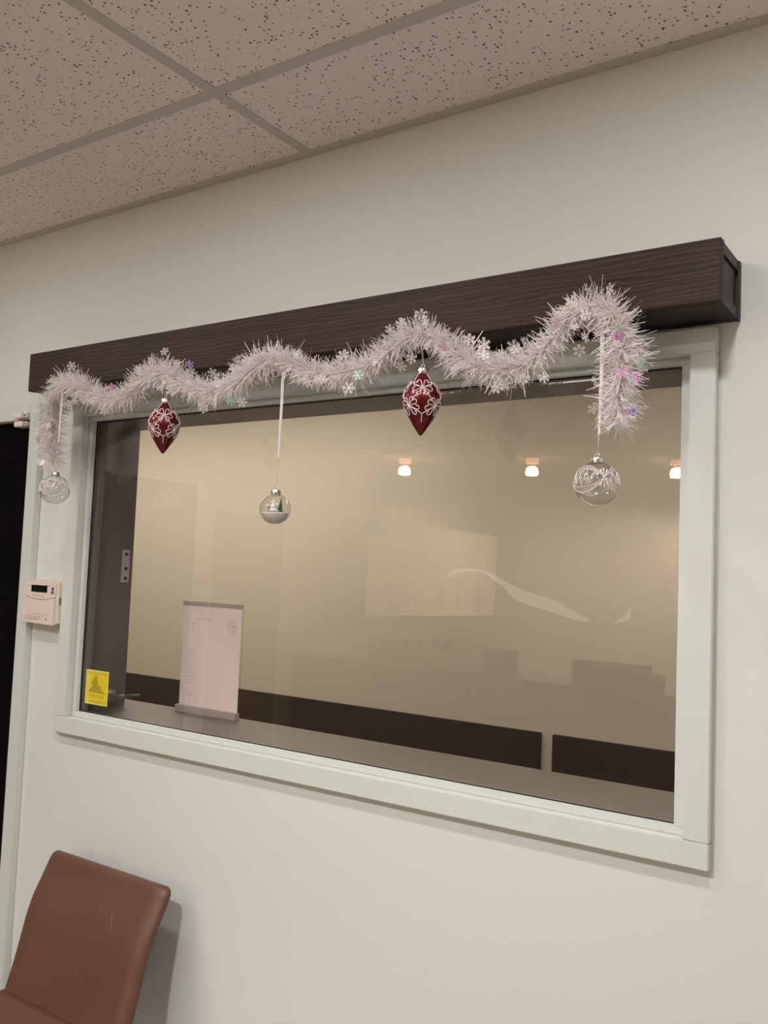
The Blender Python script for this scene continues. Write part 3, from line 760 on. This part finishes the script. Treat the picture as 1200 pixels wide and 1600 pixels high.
# ------------------------------------------------------------------ keypad on the wall
kx0, kx1, kz0, kz1 = -2.0185, -1.889, H-.1595, H-.0575
ky = -.031
kp = thing('alarm_keypad', ((kx0+kx1)/2, 0, kz0), 'pinkish ivory alarm keypad with dark screen on the wall beside the door', 'keypad')
bm = bmesh.new(); n = 12
poly = [(kx0+.001, kz0), (kx1, kz0), (kx1, kz1-.004)]
for i in range(n+1):
    f = i/n; x = kx1+(kx0-kx1)*f; poly.append((x, kz1-.004+.008*math.sin(math.pi*f)**.8 if 0 < i < n else kz1-.003))
prism(bm, poly, 1, ky+.004, -.0002); obj('body', bm, M['ivory_side'], kp)
zc_ = kz0+.066
def arcz(x, d): f = (x-kx0)/(kx1-kx0); return zc_-d*math.sin(math.pi*f)
N_ = 14; X_ = [kx0+(kx1-.006-kx0)*i/N_ for i in range(N_+1)]
bm = bmesh.new(); up = [(x, kz1-.004+.0075*math.sin(math.pi*i/N_)) for i, x in enumerate(X_)]
prism(bm, [(x, arcz(x, .009)) for x in X_]+up[::-1], 1, ky, ky+.006); obj('face_panel', bm, M['ivory'], kp, bevel=0)
bm = bmesh.new(); X2 = [kx0-.002+(kx1-.004-kx0)*i/N_ for i in range(N_+1)]
prism(bm, [(x, arcz(x, .009)-.0022) for x in X2]+[(X2[-1], kz0-.004), (X2[0], kz0-.001)], 1, ky-.004, ky+.004); cv = obj('cover_flap', bm, M['ivory'], kp)
lw = .0005
bm = bmesh.new()
for (a, b) in (((.06, .012), (.55, .022)), ((.55, .022), (.9, .019)), ((.1, .008), (.62, .016)), ((.2, .006), (.62, .012)), ((.3, .005), (.6, .009))):
    W_ = kx1-kx0-.006; tube(bm, [(kx0+a[0]*W_, ky-.0041, kz0+a[1]), (kx0+b[0]*W_, ky-.0041, kz0+b[1])], lw, 4)
obj('line_motif', bm, M['line'], cv)
obj('emblem', lathe(bmesh.new(), [(0, -.0004), (.0022, -.0004), (.0022, .0002), (0, .0002)], 12), M['button'], cv).matrix_local = Matrix.Translation((kx0+.098, ky-.0041, kz0+.009)) @ Matrix.Rotation(R(90), 4, 'X')
sx0, sx1 = kx0+.027, kx0+.090
part('screen', M['lcd'], kp, sx0, sx1, ky-.0012, ky+.001, kz0+.0745, kz0+.0915)
part('screen_lip', M['ivory'], kp, sx0-.012, sx1+.012, ky-.0022, ky, kz0+.0915, kz0+.0932)
for z in (kz0+.0845, kz0+.0755):
    o = obj('round_button', tube(bmesh.new(), [(kx1-.017, ky-.002, z), (kx1-.017, ky+.001, z)], .0038, 14), M['button'], kp)
for i in range(4):
    x = sx0+.009+i*.0125
    part('indicator', M['button'], kp, x-.0017, x+.0017, ky-.0006, ky+.001, kz0+.0655-.001*i+.0*i, kz0+.0682-.001*i)
part('side_slot', M['dark_hole'], kp, kx1, kx1+.0008, ky+.008, ky+.011, kz0+.046, kz0+.064)
relink(kp)
# ------------------------------------------------------------------ door contact sensor
a = onY(20.5, 651, -.034); b = onY(33.5, 651, -.034)
for nm, y0, y1, z0, z1, dx, lb in (('contact_sensor', -T, -.034, H+.359, H+.3745, 0, 'small white contact sensor on the head casing above the black door'), ('contact_magnet', .002, -.026, H+.339, H+.3535, -.008, 'small white magnet block on the top corner of the black door')):
    t = thing(nm, ((a.x+b.x)/2, y0, z0), lb, 'sensor')
    part('housing', M['white_plastic'], t, a.x+dx, b.x+dx, y0, y1, z0, z1, bevel=.002)
    part('end_tab', M['white_plastic'], t, b.x+dx, b.x+dx+.012, y0, y1+.006, z0+.002, z1-.001, bevel=.001)
    obj('screw', tube(bmesh.new(), [(b.x+dx+.006, y1+.0055, (z0+z1)/2), (b.x+dx+.006, y1+.008, (z0+z1)/2)], .0028, 10), M['dark_hole'], t)
    relink(t)
# ------------------------------------------------------------------ notice in a clear stand
NY = .30
zsh = (onY(371, 1126.5, NY-.012).z+onY(276, 1112.5, NY-.012).z)/2
sh = tag(empty('window_shelf', (-1.12, TH, zsh-.02)), 'narrow taupe shelf behind the window sill', 'shelf')
part('shelf_board', M['taupe'], sh, -2.3, 0, TH, NY+.03, zsh-.02, zsh, bevel=.001)
for x in (-2.1, -1.12, -.2): obj('bracket', prism(bmesh.new(), [(TH, zsh-.02), (NY, zsh-.02), (TH, zsh-.12)], 0, x, x+.01), M['steel'], sh)
relink(sh)
c0 = onY(289.5, 944, NY); c1 = onY(380, 951, NY); c2 = onY(369.5, 1116, NY); c3 = onY(279, 1102.5, NY)
nx0, nx1, nz0, nz1 = (c0.x+c3.x)/2, (c1.x+c2.x)/2, (c2.z+c3.z)/2, (c0.z+c1.z)/2
st_ = thing('sign_holder', ((nx0+nx1)/2, NY, zsh), 'clear acrylic table sign holder standing behind the window sill', 'sign holder')
part('back_sheet', M['acrylic'], st_, nx0-.002, nx1+.006, NY, NY+.002, nz0-.001, nz1+.008)
part('top_strip', M['grey_strip'], st_, nx0-.001, nx1+.005, NY-.0045, NY-.003, nz1-.0005, nz1+.0095)
part('foot_bar', M['grey_strip'], st_, nx0-.005, nx1+.004, NY-.012, NY+.004, zsh, nz0+.004, bevel=.001)
relink(st_)
pp = thing('paper_notice', ((nx0+nx1)/2, NY, nz0), 'pink paper notice seen from the back in the clear stand', 'paper')
part('sheet', M['paper'], pp, nx0, nx1, NY-.0013, NY-.0009, nz0+.004, nz1)
W_, H_ = nx1-nx0, nz1-nz0
def pr_(s, tt, w_, h_): part('show_through_mark', M['print'], pp, nx0+s*W_, nx0+(s+w_)*W_, NY-.0014, NY-.0013, nz1-(tt+h_)*H_, nz1-tt*H_)
pr_(.22, .125, .3, .012); pr_(.1, .17, .2, .012)
pr_(.18, .19, .014, .055); pr_(.25, .19, .014, .06); pr_(.25, .245, .08, .008)
for k in range(11): pr_(.1+.012*(k % 3), .42+.034*k, .1+.03*((k*7) % 3), .01)
pr_(.13, .87, .1, .014); pr_(.13, .84, .012, .05)
cx_, cz_ = nx0+.845*W_, nz1-.185*H_
bm = bmesh.new(); prism(bm, [(cx_+.0195*math.cos(k*math.pi/10), cz_+.0195*math.sin(k*math.pi/10)) for k in range(20)], 1, NY-.0014, NY-.0013)
obj('show_through_emblem', bm, M['print'], pp)
part('show_through_band', M['paper'], pp, cx_-.0125, cx_+.0125, NY-.00148, NY-.0014, cz_-.002, cz_+.004)
relink(pp)
# ------------------------------------------------------------------ yellow sticker inside the glass
SY = GY+.0063
q = [onY(*uv, SY) for uv in ((135.5, 1045.2), (170.6, 1050.3), (166.7, 1104.4), (132.1, 1098.3))]
ex0, ex1, ez0, ez1 = (q[0].x+q[3].x)/2, (q[1].x+q[2].x)/2, (q[2].z+q[3].z)/2, (q[0].z+q[1].z)/2
sk = thing('yellow_sticker', ((ex0+ex1)/2, SY, ez0), 'yellow security sticker stuck inside the lower left corner of the glass', 'sticker')
part('border', M['yellow_edge'], sk, ex0, ex1, SY+.0001, SY+.0003, ez0, ez1)
part('face', M['yellow'], sk, ex0+.003, ex1-.003, SY-.0000, SY+.0001, ez0+.003, ez1-.003)
W_, H_ = ex1-ex0, ez1-ez0
def sm(s, t_): return (ex0+s*W_, ez1-t_*H_)
sil = [(.38, .16), (.44, .18), (.50, .145), (.535, .30), (.565, .385), (.54, .42), (.70, .465), (.675, .53), (.75, .575), (.90, .65), (.90, .665), (.1, .645), (.1, .635), (.27, .525), (.275, .43), (.24, .37), (.31, .33), (.35, .25)]
bm = bmesh.new(); prism(bm, [sm(*s) for s in sil], 1, SY-.0001, SY); obj('silhouette', bm, M['olive'], sk)
def text(body, s, t_, w_, mirror, m):
    cu_ = bpy.data.curves.new('lettering', 'FONT'); cu_.body = body; cu_.size = 1; cu_.extrude = 0
    to = bpy.data.objects.new('lettering_tmp', cu_); COL.objects.link(to)
    dg = bpy.context.evaluated_depsgraph_get(); me = bpy.data.meshes.new_from_object(to.evaluated_get(dg)); bpy.data.objects.remove(to)
    mx_ = max(v.co.x for v in me.vertices); k = w_*W_/mx_
    for v in me.vertices:
        x = (mx_-v.co.x if mirror else v.co.x)*k; z_ = v.co.y*k*.95
        a_, b_ = sm(s, t_); v.co = (a_+x, SY-.0001, b_+z_)
    o = link('lettering', me, m, sk); me.materials.clear(); me.materials.append(m); return o
text('PROTECTED BY', .07, .125, .84, True, M['olive2'])
for k in range(9): 
    x0_, z1_ = sm(.10+k*.085, .70+.003*k); part('worn_lettering', M['olive2'], sk, x0_, x0_+.022*W_*(1+k % 2), SY-.0001, SY, z1_-.075*H_, z1_)
x0_, z1_ = sm(.2, .895); part('worn_lettering', M['olive2'], sk, x0_, x0_+.6*W_, SY-.0001, SY, z1_-.03*H_, z1_)
relink(sk)
# ------------------------------------------------------------------ pale wave on the glass
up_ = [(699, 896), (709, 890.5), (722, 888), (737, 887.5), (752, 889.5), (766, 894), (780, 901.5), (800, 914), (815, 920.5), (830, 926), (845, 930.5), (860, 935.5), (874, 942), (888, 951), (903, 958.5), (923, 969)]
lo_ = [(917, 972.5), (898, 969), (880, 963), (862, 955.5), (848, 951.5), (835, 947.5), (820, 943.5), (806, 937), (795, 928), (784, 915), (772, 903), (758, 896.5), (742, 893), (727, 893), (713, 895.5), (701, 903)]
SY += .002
wv = empty('wave_overlay', onY(811, 930, SY)); tag(wv, 'faint white wave shape across the middle of the window glass', 'overlay')
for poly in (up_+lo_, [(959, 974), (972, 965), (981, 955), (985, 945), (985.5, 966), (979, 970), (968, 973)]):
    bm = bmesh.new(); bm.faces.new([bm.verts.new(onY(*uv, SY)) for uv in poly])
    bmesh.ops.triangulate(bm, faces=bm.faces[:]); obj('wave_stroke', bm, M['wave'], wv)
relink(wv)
# ------------------------------------------------------------------ chair
chx0, chx1 = -1.806, -1.396; cxm = (chx0+chx1)/2; hw = (chx1-chx0)/2
CP = [(-.058, .852), (-.071, .825), (-.090, .79), (-.106, .76), (-.119, .725), (-.131, .68), (-.143, .635), (-.157, .59), (-.17, .55), (-.185, .50)]
def sheet(name, prof, th, parent, wfun, bulge, m, lev=1):
    """padded sheet: profile in (y,z) swept across x, closed with a rounded rim"""
    bm = bmesh.new(); nu = 16; P = [Vector((0, y, z)) for y, z in prof]
    P = catmull(P, 4); nv = len(P)
    def nrm(i):
        t = (P[min(i+1, nv-1)]-P[max(i-1, 0)]).normalized(); return Vector((0, t.z, -t.y))
    G = {}
    for side in (0, 1):
        for i in range(nv):
            n = nrm(i); fv = i/(nv-1)
            for j in range(nu+1):
                u = -1+2*j/nu; w_ = wfun(fv)
                e = min(1, (1-abs(u))/.14, fv/.09+.0, (1-fv)/.09); e = math.sqrt(max(0, 1-(1-e)**2))
                off = (th*.5*e+bulge*(1-u*u)*math.sin(math.pi*fv)*(1 if side == 0 else 0))
                p_ = P[i]+n*(off if side == 0 else -off)
                # rounded corners at the free edge
                cc = 1.0
                if fv < .08: cc = 1-.07*(1-fv/.08)**2
                G[side, i, j] = (cxm+u*w_*cc, p_.y, p_.z)
    V = {}
    for k, co_ in G.items():
        s, i, j = k
        edge = i in (0, nv-1) or j in (0, nu)
        kk = (0, i, j) if edge else k
        if kk not in V: V[kk] = bm.verts.new(G[kk])
        V[k] = V[kk]
    for s in (0, 1):
        for i in range(nv-1):
            for j in range(nu):
                f = [V[s, i, j], V[s, i, j+1], V[s, i+1, j+1], V[s, i+1, j]]
                try: bm.faces.new(f if s == 0 else f[::-1])
                except ValueError: pass
    o = obj(name, bm, m, parent, smooth=True)
    md = o.modifiers.new('sub', 'SUBSURF'); md.levels = lev; md.render_levels = lev
    return o
ch = thing('leather_chair', (cxm, -.33, 0), 'brown leather side chair with a curved back against the wall under the window', 'chair')
back = sheet('backrest', CP, .034, ch, lambda v: hw*(1.0-.0*v), -.006, M['leather'])
seat = sheet('seat', [(-.165, .578), (-.19, .545), (-.24, .515), (-.34, .50), (-.45, .50), (-.54, .495), (-.585, .47), (-.595, .44)], .05, ch, lambda v: hw*(1.04+.08*v), .012, M['leather'])
for o in (back, seat): pass
for sx in (-1, 1):
    for yy, y2 in ((-.20, -.12), (-.53, -.57)):
        obj('leg', tube(bmesh.new(), [(cxm+sx*.17, yy, .475), (cxm+sx*.19, y2, 0)], [.013, .010], 12), M['chair_metal'], ch, smooth=True)
part('seat_rail', M['chair_metal'], ch, cxm-.17, cxm+.17, -.21, -.19, .47, .488); part('seat_rail', M['chair_metal'], ch, cxm-.17, cxm+.17, -.54, -.52, .455, .475)
# leather creases
for u, v0, v1 in ((176, 1418, 1462), (158, 1408, 1424), (133, 1408, 1420)):
    pts = []
    for k in range(7):
        v = v0+(v1-v0)*k/6; d = ray(u-.06*(v-v0), v); best = None
        for s in range(400):
            P_ = CAM+d*(1.2+s*.003)
            zz = [z for _, z in CP]; 
            yv = None
            for (ya, za), (yb, zb2) in zip(CP, CP[1:]):
                if zb2 <= P_.z <= za: yv = ya+(yb-ya)*(za-P_.z)/(za-zb2)
            if yv is not None and P_.y > yv-.0153: best = P_; break
        if best is not None: pts.append(best)
    if len(pts) > 2:
        n = len(pts); obj('crease', tube(bmesh.new(), pts, [.0003+.0022*math.sin(math.pi*k/(n-1)) for k in range(n)], 8), M['leather'], ch, smooth=True)
relink(ch)
# ------------------------------------------------------------------ reception furniture, seen only as reflections
cb0, cb1 = H-.3, H+.5
def cabinet(y1, y0, label, hand):
    t = thing('wall_cabinet', (WX, (y0+y1)/2, cb0), label, 'cabinet', 'cream wall cabinets over the worktop')
    part('body', M['cab'], t, WX, WX+.33, y0, y1, cb0, cb1)
    ym = (y0+y1)/2
    for a, b, hy in ((y0, ym, ym-.05), (ym, y1, ym+.05)):
        d = part('door', M['cab'], t, WX+.33, WX+.35, a+.002, b-.002, cb0+.002, cb1-.002, bevel=.001)
        obj('handle', tube(bmesh.new(), [(WX+.35, hy, cb0+.05), (WX+.375, hy, cb0+.09), (WX+.385, hy, cb0+.17), (WX+.375, hy, cb0+.25), (WX+.35, hy, cb0+.29)], .006, 8), M['steel'], d, smooth=True)
    relink(t)
e0, e3 = .032-4.47, .032-6.72; st3 = (e3-e0)/3
for k, lb in enumerate(('nearest of three cream wall cabinets reflected in the glass', 'middle of three cream wall cabinets reflected in the glass', 'farthest of three cream wall cabinets reflected in the glass')):
    cabinet(e0+st3*k-.002, e0+st3*(k+1)+.002, lb, 1)
wt = thing('base_counter', (WX, (e0+e3)/2, 0), 'taupe worktop counter below the reflected cabinets', 'counter')
part('body', M['top'], wt, WX+.004, WX+.58, e3, e0, 0, H-.66); part('worktop', M['top'], wt, WX+.004, WX+.62, e3, e0, H-.66, H-.62); relink(wt)
dk = thing('reception_desk', (-2.6, -4.2, 0), 'dark walnut reception desk reflected low in the glass', 'desk')
DYF = .032-3.95; DT = H-.60
part('front_panel', M['desk'], dk, -4.43, -.4, DYF-.04, DYF, 0, DT-.03); part('desk_top', M['desk'], dk, -4.45, -.36, DYF-.42, DYF+.03, DT-.03, DT)
for x in (-4.42, -.45): part('side_panel', M['desk'], dk, x, x+.04, DYF-.40, DYF-.04, 0, DT-.03)
relink(dk)
def dx(u, yv): return mir(onY(u, 1000, yv)).x
def onTop(name, u0, u1, vtop, yv, m, depth, label, cat, group=None, detail=None):
    y = .032-yv; x0, x1 = dx(u0, yv), dx(u1, yv); z1 = max(DT+.004, onY((u0+u1)/2, vtop, yv).z)
    t = thing(name, ((x0+x1)/2, y, DT), label, cat, group)
    part('body', m, t, x0, x1, y-depth/2, y+depth/2, DT, z1, bevel=.002)
    if detail: detail(t, x0, x1, y+depth/2, z1)
    relink(t); return t
def prn(t, x0, x1, y, z1):
    h = z1-DT; part('output_slot', M['dark'], t, x0+.02, x0+(x1-x0)*.55, y, y+.004, DT+h*.45, DT+h*.7); part('paper_tray', M['sheet'], t, x0+.02, x0+(x1-x0)*.6, y, y+.05, DT+h*.4, DT+h*.44)
onTop('printer', 688, 745, 967, 4.15, M['white'], .25, 'white printer reflected at the middle of the glass', 'printer', None, prn)
onTop('desk_monitor', 897, 1018, 1020, 4.12, M['dark'], .06, 'dark low desk screen reflected at the right of the glass', 'monitor', None, lambda t, x0, x1, y, z1: part('bezel', M['gasket'], t, x0, x1, y, y+.004, z1-.015, z1))
bmc = thing('dark_cup', (dx(1031, 4.12), .032-4.12, DT), 'dark cup reflected beside the low desk screen', 'cup')
obj('body', lathe(bmesh.new(), [(0, 0), (.034, 0), (.04, .1), (.036, .1), (.031, .006), (0, .006)], 20), M['dark'], bmc, smooth=True)
def sheets(name, u0, u1, n, yv, z0, label):
    x0, x1 = dx(u0, yv), dx(u1, yv); y = .032-yv
    t = thing(name, ((x0+x1)/2, y, DT), label, 'papers', 'paper stacks on the reception desk')
    for k in range(n): part('sheet_bundle', M['sheet'], t, x0+.02*(k % 2), x1-.015*(k % 3), y-.1, y+.11-.01*(k % 2), DT+.014*k, DT+.014*k+.012)
    relink(t)
sheets('paper_stack', 478, 528, 3, 4.1, 0, 'white paper stack reflected left of the printer, the leftmost one')
sheets('paper_stack', 552, 580, 4, 4.1, 0, 'small white paper stack reflected between the printer and the larger stack')
onTop('dark_file_tray', 588, 650, 985, 4.15, M['top'], .2, 'taupe file tray reflected left of the printer', 'tray', None, lambda t, x0, x1, y, z1: part('label_strip', M['sheet'], t, x0+.03, x0+.1, y, y+.002, z1-.05, z1-.02))
onTop('file_box', 768, 800, 1005, 4.15, M['dark'], .2, 'dark file box reflected right of the printer', 'box', None, lambda t, x0, x1, y, z1: part('lid', M['top'], t, x0-.004, x1+.004, y-.2, y+.004, z1, z1+.01))
for o in list(bpy.data.objects):
    if o.name.startswith('lettering_tmp'): bpy.data.objects.remove(o)
